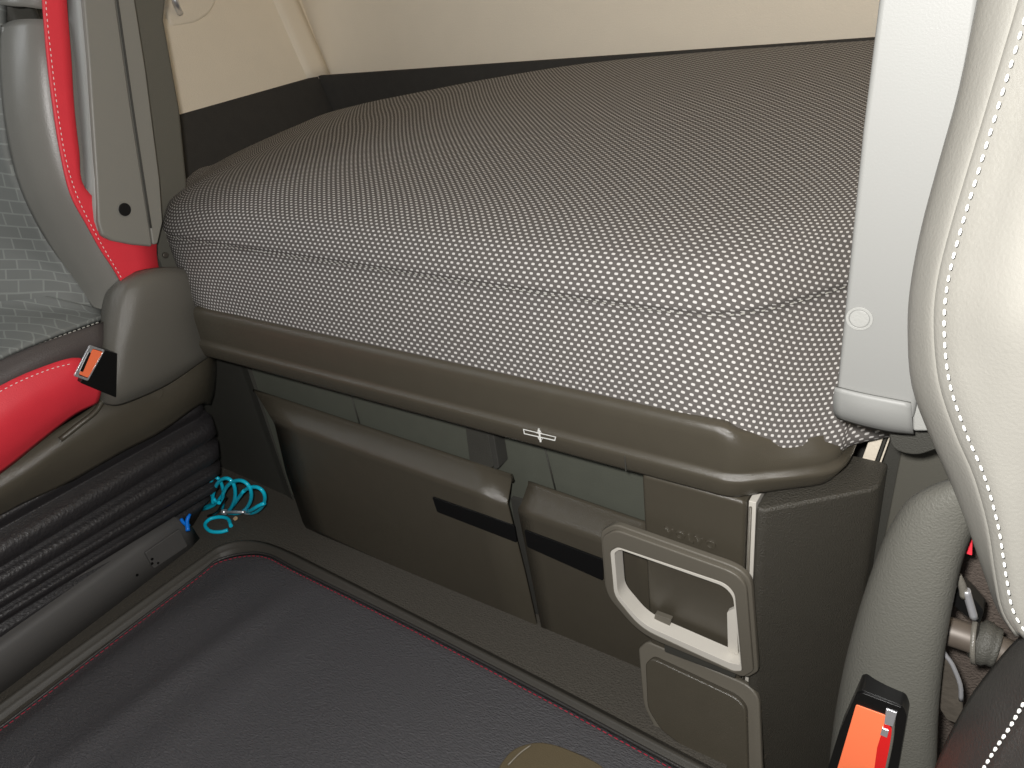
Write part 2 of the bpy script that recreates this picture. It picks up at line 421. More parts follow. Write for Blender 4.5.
# ------------------------------------------------------------------ cabinet under the bunk
cab = thing('bunk_storage_cabinet', 'olive-brown plastic storage cabinet under the bunk with two flap doors', 'cabinet', (-.85,1.0,0))
prism('back_panel', [(-1.584,1.000,.02),(-.25,1.000,.02),(-.25,1.012,.60),(-1.584,1.012,.60)], (0,.012,0), M['inner'], cab, bevel=0)
for u0, v0, u1, v1 in ((349,388,360,425),(543,440,556,492),(300,374,304,384)):
    a, b = P(u0,v0,'y',1.006), P(u1,v1,'y',1.003)
    tube('panel_joint', [a, b], .0016, M['dark'], cab, sm=1)
br = prism('bracket', PX([(464,418),(486,424),(494,466),(486,473),(470,465)], 'y', .975), (0,.03,0), M['dark'], cab, bevel=.002)
prism('bracket', PX([(486,424),(492,426),(499,468),(494,471)], 'y', .972), (0,.034,0), M['darker'], cab, bevel=.002)
def door(rws):
    rr = []
    for (l, r, y, *dz) in rws:
        a, b = P(l[0],l[1],'y',y), P(r[0],r[1],'y',y)
        rr.append([a.lerp(b, k/8) for k in range(9)])
    fl_ = [p+Vector((0,.008,-.006)) for p in rr[0]]; bt = [p+Vector((0,.02,0)) for p in rr[-1]]
    return grid('door', [[p+Vector((0,.004,-.02)) for p in fl_], fl_]+rr+[bt], M['olive'], cab, 1, 1, solid=.006, flip=True)
d1 = door([((253,389),(510,474),.972),((255,392),(511,477),.968),((257,395),(511,480),.962),((268,413),(508,498),.932),((271,418),(507,502),.926),((273,421),(507,505),.923),((275,426),(508,509),.9225),((286,473),(524,572),.923),((303,523),(538,634),.924),((306,528),(540,638),.927)])
d2 = door([((528,481),(652,524),.972),((528,484),(652,527),.968),((527,487),(652,531),.962),((521,504),(652,550),.932),((518,508),(652,554),.926),((518,511),(652,557),.923),((519,516),(652,562),.9225),((531,575),(662,625),.925),((543,636),(662,690),.924),((545,641),(664,694),.927)])
sl1 = prism('handle_slot', rrect(PX([(432,497),(514,526),(517,543),(437,512)], 'y', .9195), .004, 3), (0,.004,0), M['slot'], None, bevel=.0006)
sl2 = prism('handle_slot', rrect(PX([(524,530),(603,560),(603,581),(527,547)], 'y', .9195), .004, 3), (0,.004,0), M['slot'], None, bevel=.0006)
for s_, d_ in ((sl1,d1),(sl2,d2)): s_.parent = d_
# dark strip seen through the gap between the doors
box('divider', (-.77,.95,.0), (-.722,.96,.32), M['darker'], cab, bevel=0)
# left end, angled back to the compartment wall
prism('left_end_panel', [(-1.585,.998,0),(-1.62,1.005,0),(-2.3,1.03,0),(-2.3,1.05,0),(-1.585,1.04,0)], (0,0,.60), M['dark'], cab, bevel=0)
# panel with the raised lettering
ctr = prism('fascia', rrect([(-.445,.882,.10),(-.278,.882,.10),(-.278,.882,.532),(-.445,.882,.532)], .010), (0,.05,0), M['olive'], cab, bevel=.008, seg=5)
box('gap_strip', (-.2765,.893,.05), (-.2655,.95,.527), M['white'], cab, bevel=.001, label='pale strip in the joint beside the lettered fascia')
tube('gap_strip', [(-.272,.888,.05),(-.272,.888,.52)], .0022, M['frame'], cab, sm=1)
endp = prism('right_end_panel', [(-.262,.878,-.2),(-.250,.878,-.2),(-.128,.982,-.2),(-.118,1.0,-.2),(-.118,1.06,-.2),(-.262,1.06,-.2)], (0,0,.730), M['oliveg'], cab, bevel=.012, seg=5)
prism('inner_strip', PX([(855,478),(869,440),(884,436),(868,480)], 'y', 1.07), (0,.01,0), M['beige'], cab, bevel=.001, label='beige strip behind the right end panel')
prism('inner_strip', PX([(869,480),(885,436),(888,436),(872,480)], 'y', 1.068), (0,.012,0), M['dark'], cab, bevel=.001)
prism('inner_strip', PX([(873,480),(889,436),(891,436),(875,480)], 'y', 1.066), (0,.012,0), M['beige'], cab, bevel=.001)
prism('side_web', PX([(876,482),(892,436),(908,440),(884,620),(870,620)], 'y', 1.064), (0,.03,0), M['dark'], cab, bevel=.002)

# lettering
tcu = bpy.data.curves.new('lettering', 'FONT'); tcu.body = 'VOLVO'; tcu.size = .021; tcu.extrude = .0018; tcu.bevel_depth = .0005; tcu.offset = .0004; tcu.align_x = 'CENTER'; tcu.space_character = 1.25
to = bpy.data.objects.new('tmp', tcu); C.objects.link(to)
dg = bpy.context.evaluated_depsgraph_get(); dg.update()
tme = bpy.data.meshes.new_from_object(to.evaluated_get(dg)); bpy.data.objects.remove(to)
a, b = P(665,533,'y',.8815), P(716,550,'y',.8815)
mid_ = (a+b)/2
tm = Matrix.Translation(mid_) @ Matrix.Rotation(PI/2, 4, 'X') @ Matrix.Diagonal((1.15*(b-a).length/.094,1,1,1))
tme.transform(tm); lt = link('lettering', tme, M['olive'], cab)

# cup holder flap, hinged open below the lettering
fo = [(600,532),(614,524),(738,568),(751,581),(758,672),(748,678),(640,633),(605,592)]
yF = .850
O = rrect(PX(fo, 'y', yF), [.010,.014,.022,.018,.006,.008,.04,.022])
fi = [(612,549),(619,545),(727,581),(736,591),(743,668),(735,668),(642,625),(616,593)]
I = rrect(PX(fi, 'y', yF), [.006,.006,.012,.010,.004,.004,.03,.016])
fm = thing('cup_holder', 'square open cup holder frame with a pale rim on the cabinet front', 'cup holder', P(680,675,'y',.86))
def fr(name, A, B, y0, y1, m, bev):
    A = [Vector((p.x, y0, p.z)) for p in A]; B = [Vector((p.x, y0, p.z)) for p in B]
    return prism(name, A, (0, y1-y0, 0), m, fm, bevel=bev, hole=B)
def shrink(A, k):
    c = sum(A, Vector())/len(A); return [c+(p-c)*k for p in A]
fr('outer_frame', O, I, .850, .862, M['frame'], .003)
fr('outer_frame', shrink(O,.955), I, .843, .852, M['frame'], .003)
I2 = rrect(PX([(620,552),(624,549),(724,586),(733,596),(741,656),(727,652),(646,618),(623,592)], 'y', yF), [.008,.008,.012,.010,.004,.004,.02,.016])
fr('pale_rim', I, [I[k].lerp(p, .5) for k, p in enumerate(I2)], .8435, .872, M['white'], .001)
fm.children[-1]['label'] = 'pale inner rim'
prism('latch', rrect(PX([(727,612),(736,608),(738,655),(728,651)], 'y', .862), .004), (0,.008,0), M['white'], fm, bevel=.001)
prism('hinge_clip', PX([(655,614),(671,620),(669,629),(653,623)], 'y', .864), (0,.010,0), M['frame'], fm, bevel=.001)
prism('hinge', PX([(664,640),(735,668),(735,679),(664,652)], 'y', .862), (0,.018,0), M['dark'], fm, bevel=.003)
# the closed flap below
yL = .858
lo_ = thing('storage_lid', 'closed rounded square olive plastic lid low on the cabinet front', 'lid', P(700,768,'y',.87))
def LP(u, v, off=0):
    """point on the plane of the lid, whose foot stands out from the cabinet"""
    d = Vector([r[0]*(u-512) + r[1]*(v-384) + r[2]*F for r in MW]); n = Vector((0, 1, -.42)).normalized(); o = Vector((0,.862,.10)) - n*off
    return EYE + d*((o-EYE).dot(n)/d.dot(n))
ln = Vector((0,1,-.42)).normalized()
def lid(name, pts, r, off, th, m, bev): return prism(name, rrect([LP(u,v,off) for u,v in pts], r), ln*th, m, lo_, bevel=bev, seg=4)
lid('rim', [(638,649),(647,641),(749,685),(759,698),(763,800),(752,806),(661,741),(643,706)], [.006,.010,.02,.014,.008,.008,.012,.016], 0, .014, M['frame'], .004)
lid('panel', [(645,664),(652,658),(737,698),(746,709),(748,786),(740,790),(661,731),(647,709)], [.006,.008,.014,.012,.01,.01,.012,.014], .012, .014, M['olive'], .004)
lid('foot', [(661,738),(672,745),(672,752),(663,748)], .002, .002, .012, M['dark'], .001)

# ------------------------------------------------------------------ floor mat
mo = [P(-140,826,'z',.016), P(0,728,'z',.016), P(100,651,'z',.016), P(198,576,'z',.016), P(217,561,'z',.016), P(243,554,'z',.016), P(268,555,'z',.016), P(300,571,'z',.016),
      P(420,630,'z',.016), P(560,703,'z',.016), P(660,757,'z',.016), P(800,832,'z',.016)]
path = catmull(mo, 12)
fmat = thing('floor_mat', 'dark leather floor mat edged with red stitching', 'mat', (-1.0,.3,.0))
bm = bmesh.new()
near = Vector((-.9,.0,.016))
N = 60; ringrows = []
fa, fb = P(305,583,'z',.016), P(120,722,'z',.016); fn = Vector((-(fb-fa).y, (fb-fa).x, 0)).normalized()
for k in range(N+1):
    t = k/N
    row = []
    for p in path:
        q = p.lerp(Vector((p.x*.6-.36, -.35, .016)), t*t*.3+t*.7)
        w1 = (q-fa).dot(fn)
        z = .018 + .008*math.exp(-((w1)/.035)**2)*max(0, min(1, t*5)) + .004*math.sin(q.x*9+q.y*5)*min(1, t*4)
        z += .008*math.exp(-((w1+.16)/.05)**2)*min(1,t*5) + .006*math.exp(-((w1-.13)/.05)**2)*min(1, t*4)
        if t == 0: z = .014
        row.append(Vector((q.x, q.y, z)))
    ringrows.append(row)
grid('mat_surface', ringrows, M['mat'], fmat, 1, 1, solid=.006, flip=True, off=-1)
bm.free()
stp = [p.lerp(near, .014)+Vector((0,0,.0035)) for p in mo]
stitches('red_stitching', stp, .009, .003, .0010, M['redthread'], fmat, slant=.001)
tube('edge_binding', [p+Vector((0,0,.001)) for p in mo], .0035, M['dleather'], fmat, sm=5)

# ------------------------------------------------------------------ left seat
XS = -1.62
ls = thing('truck_seat', 'grey leather seat on black bellows at the left with patterned cloth inserts', 'seat', (-1.9,.5,0))
def R(y, data): return [P(u, v, 'x', x) for (u, v, x) in data]
# backrest: patterned insert, piping, leather bolster
bol = [[(8,-45,-1.72),(24,-46,-1.67),(45,-46,-1.64),(66,-46,-1.66),(74,-46,-1.74)],
       [(10,60,-1.72),(26,62,-1.67),(48,62,-1.64),(78,62,-1.66),(88,62,-1.74)],
       [(14,120,-1.72),(32,122,-1.67),(56,120,-1.64),(86,120,-1.66),(98,118,-1.74)],
       [(28,185,-1.72),(48,186,-1.67),(72,184,-1.64),(100,182,-1.66),(112,178,-1.74)],
       [(55,240,-1.72),(75,240,-1.67),(96,236,-1.64),(122,232,-1.66),(136,226,-1.74)],
       [(88,288,-1.70),(102,286,-1.66),(118,278,-1.635),(142,270,-1.66),(156,262,-1.74)],
       [(108,322,-1.66),(118,318,-1.65),(130,312,-1.64),(150,300,-1.66),(165,292,-1.74)]]
bol = [[P(u,v,'x',x) for u,v,x in r] for r in bol]
# the shoulder piece starts above a dark gap at row v = 22
def splitrows(v0, v1, rows): return rows
bcut = [[(12,30,-1.725),(24,24,-1.68),(42,22,-1.65),(70,22,-1.665),(80,22,-1.74)]]
bcut = [[P(u,v,'x',x) for u,v,x in r] for r in bcut]
grid('backrest_bolster', bcut+bol[1:], M['leather'], ls, 5, 5, solid=.02)
sh = [[(18,-60,-1.73),(30,-60,-1.68),(46,-60,-1.65),(66,-60,-1.67),(72,-60,-1.74)],[(4,-10,-1.73),(22,-12,-1.68),(42,-12,-1.65),(68,-12,-1.67),(76,-12,-1.74)],
      [(6,4,-1.74),(18,8,-1.69),(40,6,-1.66),(70,6,-1.68),(78,6,-1.74)]]
grid('shoulder_bolster', [[P(u,v,'x',x) for u,v,x in r] for r in sh], M['leather'], ls, 4, 4, solid=.02)
box('backrest_shell', (-2.10,.86,.62), (-1.76,.93,1.45), M['dark'], ls, bevel=.02)
pip = [(6,28,-1.715),(8,60,-1.715),(9,110,-1.715),(17,155,-1.715),(30,190,-1.715),(56,243,-1.71),(88,290,-1.695),(106,318,-1.655)]
pipp = [P(u,v,'x',x) for u,v,x in pip]
tube('piping', pipp, .0075, M['lgrey'], ls, sm=5)
stitches('bolster_stitching', [p+Vector((.008,.010,.0)) for p in pipp], .006, .004, .0011, M['gthread'], ls)
ins = [[(-150,-60,-1.98),(-60,-50,-1.90),(-20,-50,-1.80),(6,-50,-1.73)],
       [(-150,60,-1.98),(-60,60,-1.90),(-20,62,-1.80),(8,64,-1.725)],
       [(-150,130,-1.98),(-60,140,-1.90),(-15,146,-1.79),(14,150,-1.725)],
       [(-150,190,-1.98),(-60,205,-1.90),(0,206,-1.79),(32,198,-1.725)],
       [(-150,235,-1.95),(-60,255,-1.88),(25,256,-1.78),(60,250,-1.72)],
       [(-150,265,-1.92),(-40,285,-1.84),(50,294,-1.73),(90,297,-1.70)],
       [(-150,285,-1.92),(-40,302,-1.84),(70,315,-1.71),(108,324,-1.67)]]
grid('backrest_insert', [[P(u,v,'x',x) for u,v,x in r] for r in ins], M['insert'], ls, 5, 5, solid=.02)
# cushion
cu = [[(-140,270,-2.0),(-60,280,-1.9),(0,287,-1.80),(50,297,-1.72),(100,313,-1.66)],
      [(-140,330,-1.95),(-60,320,-1.86),(0,312,-1.77),(55,312,-1.70),(102,316,-1.645)],
      [(-140,400,-1.80),(-60,372,-1.74),(0,340,-1.69),(55,325,-1.655),(102,319,-1.635)],
      [(-140,432,-1.655),(-60,396,-1.645),(0,361,-1.635),(52,339,-1.625),(102,320,-1.625)]]
grid('cushion_top', [[P(u,v,'x',x) for u,v,x in r] for r in cu], M['insert'], ls, 4, 4, solid=.01)
se = [(-140,432,-1.645),(-60,396,-1.635),(0,361.5,-1.625),(52,339.5,-1.615),(102,321,-1.615)]
stitches('cushion_stitching', [P(u,v,'x',x+.004) for u,v,x in se], .007, .003, .0013, M['gthread'], ls)
cs = [[(-140,434,-1.64),(-60,398,-1.63),(0,363,-1.62),(52,341,-1.61),(104,322,-1.61)],
      [(-140,460,-1.61),(-60,420,-1.60),(0,384,-1.60),(52,358,-1.595),(106,340,-1.60)],
      [(-140,520,-1.64),(-60,450,-1.63),(0,410,-1.63),(60,376,-1.62),(110,360,-1.62)],
      [(-140,600,-1.66),(-60,540,-1.66),(0,480,-1.66),(70,410,-1.66),(114,400,-1.66)]]
grid('cushion_side', [[P(u,v,'x',x) for u,v,x in r] for r in cs], M['seatside'], ls, 4, 4, solid=.01)
# moulded base shell below the cushion
sk = [[(-140,520,-1.63),(0,462,-1.625),(60,428,-1.62),(95,405,-1.615),(118,388,-1.62),(150,372,-1.62),(203,345,-1.62),(214,352,-1.70)],
      [(-140,560,-1.605),(0,486,-1.60),(60,447,-1.60),(98,425,-1.60),(122,410,-1.60),(158,396,-1.60),(205,366,-1.605),(214,370,-1.70)],
      [(-140,580,-1.61),(0,500,-1.605),(60,466,-1.605),(100,446,-1.60),(125,432,-1.60),(160,415,-1.60),(202,388,-1.61),(212,392,-1.70)],
      [(-140,600,-1.64),(0,514,-1.63),(60,486,-1.63),(100,463,-1.62),(125,449,-1.62),(160,431,-1.62),(198,404,-1.63),(208,404,-1.70)]]
grid('base_shell', [[P(u,v,'x',x) for u,v,x in r] for r in sk], M['olive'], ls, 4, 4, solid=.006)
disc('shell_button', P(155,392,'x',-1.600), (1,-.1,.2), .018, .004, M['olive'], ls, bevel=.002)
tube('shell_rib', [P(60,440,'x',-1.598), P(80,424,'x',-1.594), P(95,412,'x',-1.594), P(104,398,'x',-1.60)], .006, M['olive'], ls)
# bellows: folds as alternating ridges and valleys
lines = [((0,512),(198,402),-1.66,0), ((0,516),(200,405),-1.625,1), ((0,521),(204,409),-1.625,1), ((0,526),(203,413),-1.655,0),
         ((0,531),(208,415),-1.655,0), ((0,542),(213,419),-1.60,1), ((0,565),(217,434),-1.595,1), ((0,568),(211,440),-1.66,0),
         ((0,574),(219,444),-1.625,1), ((0,589),(220,457),-1.62,1), ((0,593),(213,463),-1.69,0), ((0,598),(221,465),-1.65,1),
         ((0,606),(221,473),-1.65,1), ((0,610),(213,478),-1.72,0), ((0,614),(220,481),-1.68,0), ((0,621),(219,488),-1.68,0), ((0,625),(210,493),-1.75,0),
         ((0,630),(213,497),-1.72,0), ((0,638),(205,505),-1.73,0), ((0,660),(196,522),-1.77,0)]
rows = []
for (a, b, x, k) in lines:
    A, B = P(a[0],a[1],'x',x), P(b[0],b[1],'x',x)
    t = (B-A).normalized()
    far = A - t*1.0*(1)  # carry on towards the front, out of the picture
    pts = [far, A.lerp(B,-.4), A, A.lerp(B,.5), A.lerp(B,.85), B+t*-.012, B+Vector((-.03,.012,0)), B+Vector((-.09,.018,0)), B+Vector((-.3,.02,0))]
    rows.append(pts)
grid('bellows', rows, M['bellow'], ls, 3, 1, solid=.003)
# floor plinth
pl_top = [P(-100,709,'z',.10), P(0,643,'z',.10), P(100,577,'z',.10), P(178,525,'z',.10), P(188,522,'z',.10)]
xx = -1.70
prof_pts = lambda y: [(-2.1,y,.10),(xx-.012,y,.10),(xx,y,.085),(xx+.006,y,.0)]
r_ = [[Vector(q) for q in prof_pts(y)] for y in (-.4,.2,.5,.62,.735)]
r_.append([Vector((-2.1,.765,.06)),Vector((xx-.02,.765,.06)),Vector((xx-.01,.765,.05)),Vector((xx-.004,.77,0))])
grid('floor_plinth', r_, M['plinth'], ls, 1, 1, solid=.004)
pp = PX([(145,553),(180,529),(188,546),(154,569)], 'x', xx+.010)
prism('plinth_plate', rrect(pp, .006), (-.008,0,0), M['plinth'], ls, bevel=.002)
for (u, v) in ((152,559),(152,563.5),(137,575)):
    disc('plate_hole', P(u,v,'x',xx+.0105), (1,0,0), .0035, .0015, M['slot'], ls, bevel=0, n=12)
disc('plate_hole', P(158,563,'x',xx+.0105), (1,0,0), .003, .0015, M['slot'], ls, bevel=0, n=12)

# buckle housing of the left seat
hs = [[(122,282,-1.64),(130,278,-1.60),(150,272,-1.585),(172,270,-1.585),(186,272,-1.60),(192,276,-1.66)],
      [(110,296,-1.63),(119,291,-1.585),(140,284,-1.565),(175,280,-1.565),(196,285,-1.59),(203,292,-1.66)],
      [(104,325,-1.63),(113,321,-1.58),(134,316,-1.555),(175,311,-1.56),(203,318,-1.59),(209,322,-1.66)],
      [(101,358,-1.62),(110,357,-1.575),(128,355,-1.555),(170,346,-1.56),(204,338,-1.59),(210,342,-1.66)],
      [(100,385,-1.61),(109,387,-1.575),(124,388,-1.56),(165,372,-1.565),(204,350,-1.59),(210,352,-1.66)],
      [(100,398,-1.62),(109,402,-1.59),(124,400,-1.58),(165,382,-1.585),(204,356,-1.60),(210,358,-1.66)]]
ho = grid('buckle_housing', [[P(u,v,'x',x) for u,v,x in r] for r in hs], M['grey'], ls, 5, 5, solid=.01)
xb = -1.545
bk = prism('buckle', rrect(PX([(90,345),(111,350),(110,394),(74,379)], 'x', xb-.03), .003, 3), (.03,-.004,0), M['slot'], ls, bevel=.003)
def sub(o, p):
    o.parent = p; o.location = (0,0,0); return o
f1 = prism('release_button', rrect(PX([(93,349),(103,352),(88,378),(79,374)], 'x', xb+.001), .003, 3), (-.004,0,0), M['orange'], None, bevel=.0012, label='orange release button')
sub(f1, bk)
Fo = rrect(PX([(90,345),(105,350),(88,381),(74,376)], 'x', xb+.0015), .003, 3); Fi = rrect(PX([(93,348.5),(103,351.5),(88,378.5),(78.5,375)], 'x', xb+.0015), .003, 3)
sub(prism('bezel', Fo, (-.004,0,0), M['chrome'], None, bevel=.0005, hole=Fi), bk)
sub(prism('latch_slot', PX([(89,352),(91,353),(83,372),(80,371)], 'x', xb+.003), (-.002,0,0), M['slot'], None, bevel=0), bk)

# ------------------------------------------------------------------ left pillar and its cover
structure(prism('trim_3', PX([(128,-40),(170,-40),(164,20),(180,110),(187,180),(192,240),(204,290),(212,330),(204,345),(150,345),(120,250)], 'x', -1.70), (-.10,.03,0), M['pillar'], bevel=.008))
pc = thing('pillar_cover', 'dark grey plastic belt pillar cover beside the left seat, round black hole near its foot', 'pillar cover', P(125,245,'x',-1.6))
XP = -1.58
face = [(78,-60),(83,0),(88,60),(92,120),(96,180),(98,222),(102,236),(112,241),(132,245),(153,247),(150,225),(132,110),(115,-10),(108,-60)]
prism('face_panel', PX(face, 'x', XP), (-.10,0,0), M['cover'], pc, bevel=.006, seg=4)
fac2 = [(108,-60),(115,-10),(132,110),(150,225),(153,245),(158,244),(163,222),(160,180),(146,70),(135,0),(127,-60)]
prism('edge_panel', [P(u,v,'x',XP-.002) for u,v in fac2], (-.10,.0,0), M['cover'], pc, bevel=.004, seg=4)
tube('groove', [P(109,-60,'x',XP+.0005), P(116,-10,'x',XP+.0005), P(133,110,'x',XP+.0005), P(151,228,'x',XP+.0005)], .0022, M['darker'], pc)
sd = [[(80,-60,XP-.003),(70,-60,XP-.02),(58,-60,XP-.08)],[(84,0,XP-.003),(75,0,XP-.02),(63,0,XP-.08)],[(90,80,XP-.003),(81,80,XP-.02),(68,80,XP-.08)],[(95,160,XP-.003),(87,160,XP-.02),(77,160,XP-.08)],
      [(99,222,XP-.003),(90,220,XP-.02),(80,212,XP-.08)],[(105,238,XP-.004),(97,237,XP-.03),(84,228,XP-.08)]]
grid('side_panel', [[P(u,v,'x',x) for u,v,x in r] for r in sd], M['lgrey'], pc, 3, 3, solid=.003)
disc('hole_plug', P(124.5,209.5,'x',XP+.0015), (1,0,0), .0135, .002, M['slot'], pc, bevel=.0006)
disc('hole_rim', P(124.5,209.5,'x',XP+.0003), (1,0,0), .0155, .002, M['cover'], pc, bevel=.0008, hole=.013)
scw = disc('screw', P(164.5,255,'x',-1.68), (1,0,0), .007, .006, M['steel'], pc, bevel=.002)

# ------------------------------------------------------------------ red seat belt
sb = thing('seat_belt', 'red leather-covered seat belt hanging beside the left seat and crossing its cushion', 'seat belt', P(60,150,'x',-1.6))
XB = -1.60
up_ = [[(38,-50),(44,-50),(63,-50)],[(42,5),(48,5),(66,5)],[(46,55),(52,55),(70,55)],[(52,105),(58,105),(73,105)],[(60,155),(66,155),(78,150)],[(70,195),(76,194),(84,188)],
       [(86,225),(94,224),(120,215)],[(100,250),(108,250),(152,232)],[(112,268),(118,269),(156,258)],[(126,292),(134,292),(160,280)]]
grid('shoulder_strap', [[P(u,v,'x',XB+.006) for u,v in r] for j, r in enumerate(up_)], M['red'], sb, 2, 5, solid=.004)
stl = [(45,-40),(46,5),(51,55),(57,105),(65,155),(76,193),(91,225),(106,252),(118,272),(126,286)]
stitches('strap_stitching', [P(u,v,'x',XB+.010) for j,(u,v) in enumerate(stl)], .005, .005, .0008, M['thread'], sb)
lw = [[(-140,470,-1.60),(-60,424,-1.59),(0,386,-1.585),(45,366,-1.58),(78,358,-1.575),(96,372,-1.57)],
      [(-140,520,-1.575),(-60,460,-1.57),(0,420,-1.565),(45,392,-1.565),(80,378,-1.565),(100,382,-1.57)],
      [(-140,560,-1.585),(-60,494,-1.58),(0,452,-1.575),(45,420,-1.575),(80,398,-1.575),(100,392,-1.575)],
      [(-140,580,-1.61),(-60,512,-1.60),(0,472,-1.60),(40,440,-1.60),(72,415,-1.595),(97,402,-1.59)]]
grid('lap_strap', [[P(u,v,'x',x) for u,v,x in r] for r in lw], M['red'], sb, 4, 4, solid=.004)
stitches('strap_stitching', [P(u,v,'x',x) for u,v,x in [(-140,477,-1.592),(-60,431,-1.582),(0,391.5,-1.576),(45,371,-1.571),(74,363,-1.567)]], .005, .005, .0008, M['thread'], sb)

# ------------------------------------------------------------------ air hose on the floor
ah = thing('air_hose', 'coiled turquoise air hose lying on the floor beside the left seat', 'hose', (-1.66,.87,0))
def loop(cu, cv, ru, rv, tilt, y, a0=0, a1=360, dy=.02, n=22):
    out = []
    for k in range(n+1):
        a = math.radians(a0+(a1-a0)*k/n); u = ru*math.cos(a); v = rv*math.sin(a); t = math.radians(tilt)
        out.append(P(cu+u*math.cos(t)-v*math.sin(t), cv+u*math.sin(t)+v*math.cos(t), 'y', y+dy*(k/n-.5)))
    return out
h = loop(224,496,11,18,10,.86,150,440) + loop(237,497,14,17,20,.865,140,460)[2:] + loop(252,500,12,14,40,.875,150,440)[2:]
h += [P(250,511,'y',.85), P(258,506,'y',.85), P(265,503,'y',.86)]
tube('coil', [P(196,508,'y',.86), P(206,507,'y',.86), P(213,503,'y',.86)] + h, .0050, M['blue'], ah, sm=2, res=10)
h2 = [P(u,v,'z',.02) for u,v in [(231,526),(228,519),(220,517),(210,519),(205,525),(210,531),(220,532),(228,530)]]
tube('end_loop', h2, .0050, M['blue'], ah, sm=5)
tube('coil', loop(217,490,6,13,-10,.86,90,380)+[P(214,505,'y',.86), P(202,510,'y',.85)], .0048, M['blue'], ah, sm=2)
tube('fitting', [P(224,512,'z',.05), P(236,512,'z',.05), P(248,512,'z',.05)], .0042, M['chrome'], ah, label='chrome fitting', sm=1)
for u in (224,247): tube('collar', [P(u-2,512,'z',.05), P(u+2,512,'z',.05)], .0080, M['chrome'], ah, sm=1)
tube('black_lead', [P(226,497,'y',.83), P(222,504,'y',.83), P(217,512,'y',.83), P(208,516,'y',.84)], .003, M['slot'], ah)
disc('brass_nut', P(236,519,'z',.04), (0,-.3,1), .0065, .005, mat('brass', (225,190,150), .3, metal=.3), ah, n=6)
an = thing('air_nozzle', 'small bright blue plastic nozzle at the end of the seat plinth', 'nozzle', P(188,530,'z',.09))
tube('body', [P(190,514,'z',.125), P(187,521,'z',.115), P(188,531,'z',.098)], .0045, M['blue2'], an, radii=[.0035,.005,.0055])
tube('trigger', [P(181,519,'z',.12), P(184,523,'z',.112), P(189,526,'z',.105)], .0045, M['blue2'], an)

# ------------------------------------------------------------------ right belt pillar cover
rp = thing('pillar_cover', 'pale plastic belt pillar cover at the right with a recessed screw near its foot', 'pillar cover', P(890,430,'y',.8))
ff = [(876,-60),(878,0),(862,130),(850,250),(841,340),(834,404),(838,412),(870,418),(906,422),(914,410),(922,330),(940,200),(968,60),(985,-60)]
prism('face_panel', PX([(881,-60),(878,0),(862,130),(850,250),(841,340),(834.5,400),(838,408),(912,422),(917,400),(928,300),(948,170),(972,50),(988,-60)], 'y', 0.7900), (.004,.11,0), M['post'], rp, bevel=.006, seg=4)
foot = [[P(u,v,'y',y) for u,v,y in r] for r in
        [[(836,386,0.7895),(860,392,0.7885),(890,398,0.7885),(911,402,0.7895)],
         [(834.5,398,0.7920),(860,405,0.7870),(890,411,0.7870),(912,416,0.7910)],
         [(835,410,0.7970),(860,417,0.7930),(890,424,0.7930),(913,428,0.7980)],
         [(839,416,0.8100),(862,423,0.8080),(890,429,0.8080),(914,431,0.8120)]]]
grid('foot_moulding', foot, M['post'], rp, 3, 3, solid=.004)
prism('inner_side', PX([(911,396),(932,330),(952,424),(938,432),(912,432)], 'y', 0.8020), (.004,.09,0), M['lgrey'], rp, bevel=.004)
disc('screw_recess', P(859.5,318.5,'y',0.7895), (0,-1,0), .0135, .0012, M['lgrey'], rp, bevel=.0004, hole=.0105)
disc('screw', P(859.5,318.5,'y',0.7898), (0,-1,0), .0098, .0012, M['lgrey'], rp, bevel=.001)
# dark rounded block under the cover's foot, and the trim below
prism('dark_block', rrect(PX([(888,424),(968,430),(964,444),(938,449),(918,456),(900,453),(890,446)], 'y', .86), .012), (0,.08,0), M['dark'], rp, bevel=.006)
structure(prism('trim_4', PX([(903,440),(1010,410),(1030,560),(1010,800),(860,800),(872,600)], 'y', 1.06), (0,.02,0), M['pillar'], bevel=.003))

# ------------------------------------------------------------------ right seat
rs = thing('truck_seat', 'pale grey leather seat close at the right edge with white stitched piping', 'seat', (.3,.45,0))
def yz(v): return .62 - (v-320)*.00012
edge = [(1000,-60),(985,0),(966,90),(945,165),(928,228),(917,285),(914,330),(918,385),(936,435),(958,485),(975,530),(990,575),(1003,610),(1018,632)]
pipe = [(1040,-60),(1025,0),(998,90),(975,165),(956,228),(943,280),(939,325),(944,380),(960,430),(979,475),(993,525),(1001,575),(1008,610),(1022,634)]
inn =  [(1080,-60),(1062,0),(1035,90),(1010,165),(990,228),(975,280),(971,325),(976,375),(990,425),(1006,475),(1018,525),(1026,575),(1030,610),(1036,640)]
in2 =  [(1150,-60),(1130,0),(1100,90),(1080,165),(1065,228),(1052,280),(1048,325),(1052,375),(1060,425),(1070,475),(1080,525),(1085,575),(1090,620),(1090,660)]
in3 =  [(u+170,v+5) for u,v in in2]
rows = []
for e, p, i_, j_, k_ in zip(edge, pipe, inn, in2, in3):
    y = yz(e[1])
    hid = P(e[0]+8, e[1], 'y', y+.09)
    rows.append([hid, P(e[0]+1,e[1],'y',y+.03), P(e[0],e[1],'y',y), P(e[0]*.45+p[0]*.55,e[1]*.45+p[1]*.55,'y',y-.022), P(p[0]-2,p[1],'y',y-.03), P(p[0],p[1],'y',y-.029)])
grid('bolster_side', rows, M['leather'], rs, 3, 4, solid=.004)
rows2 = []
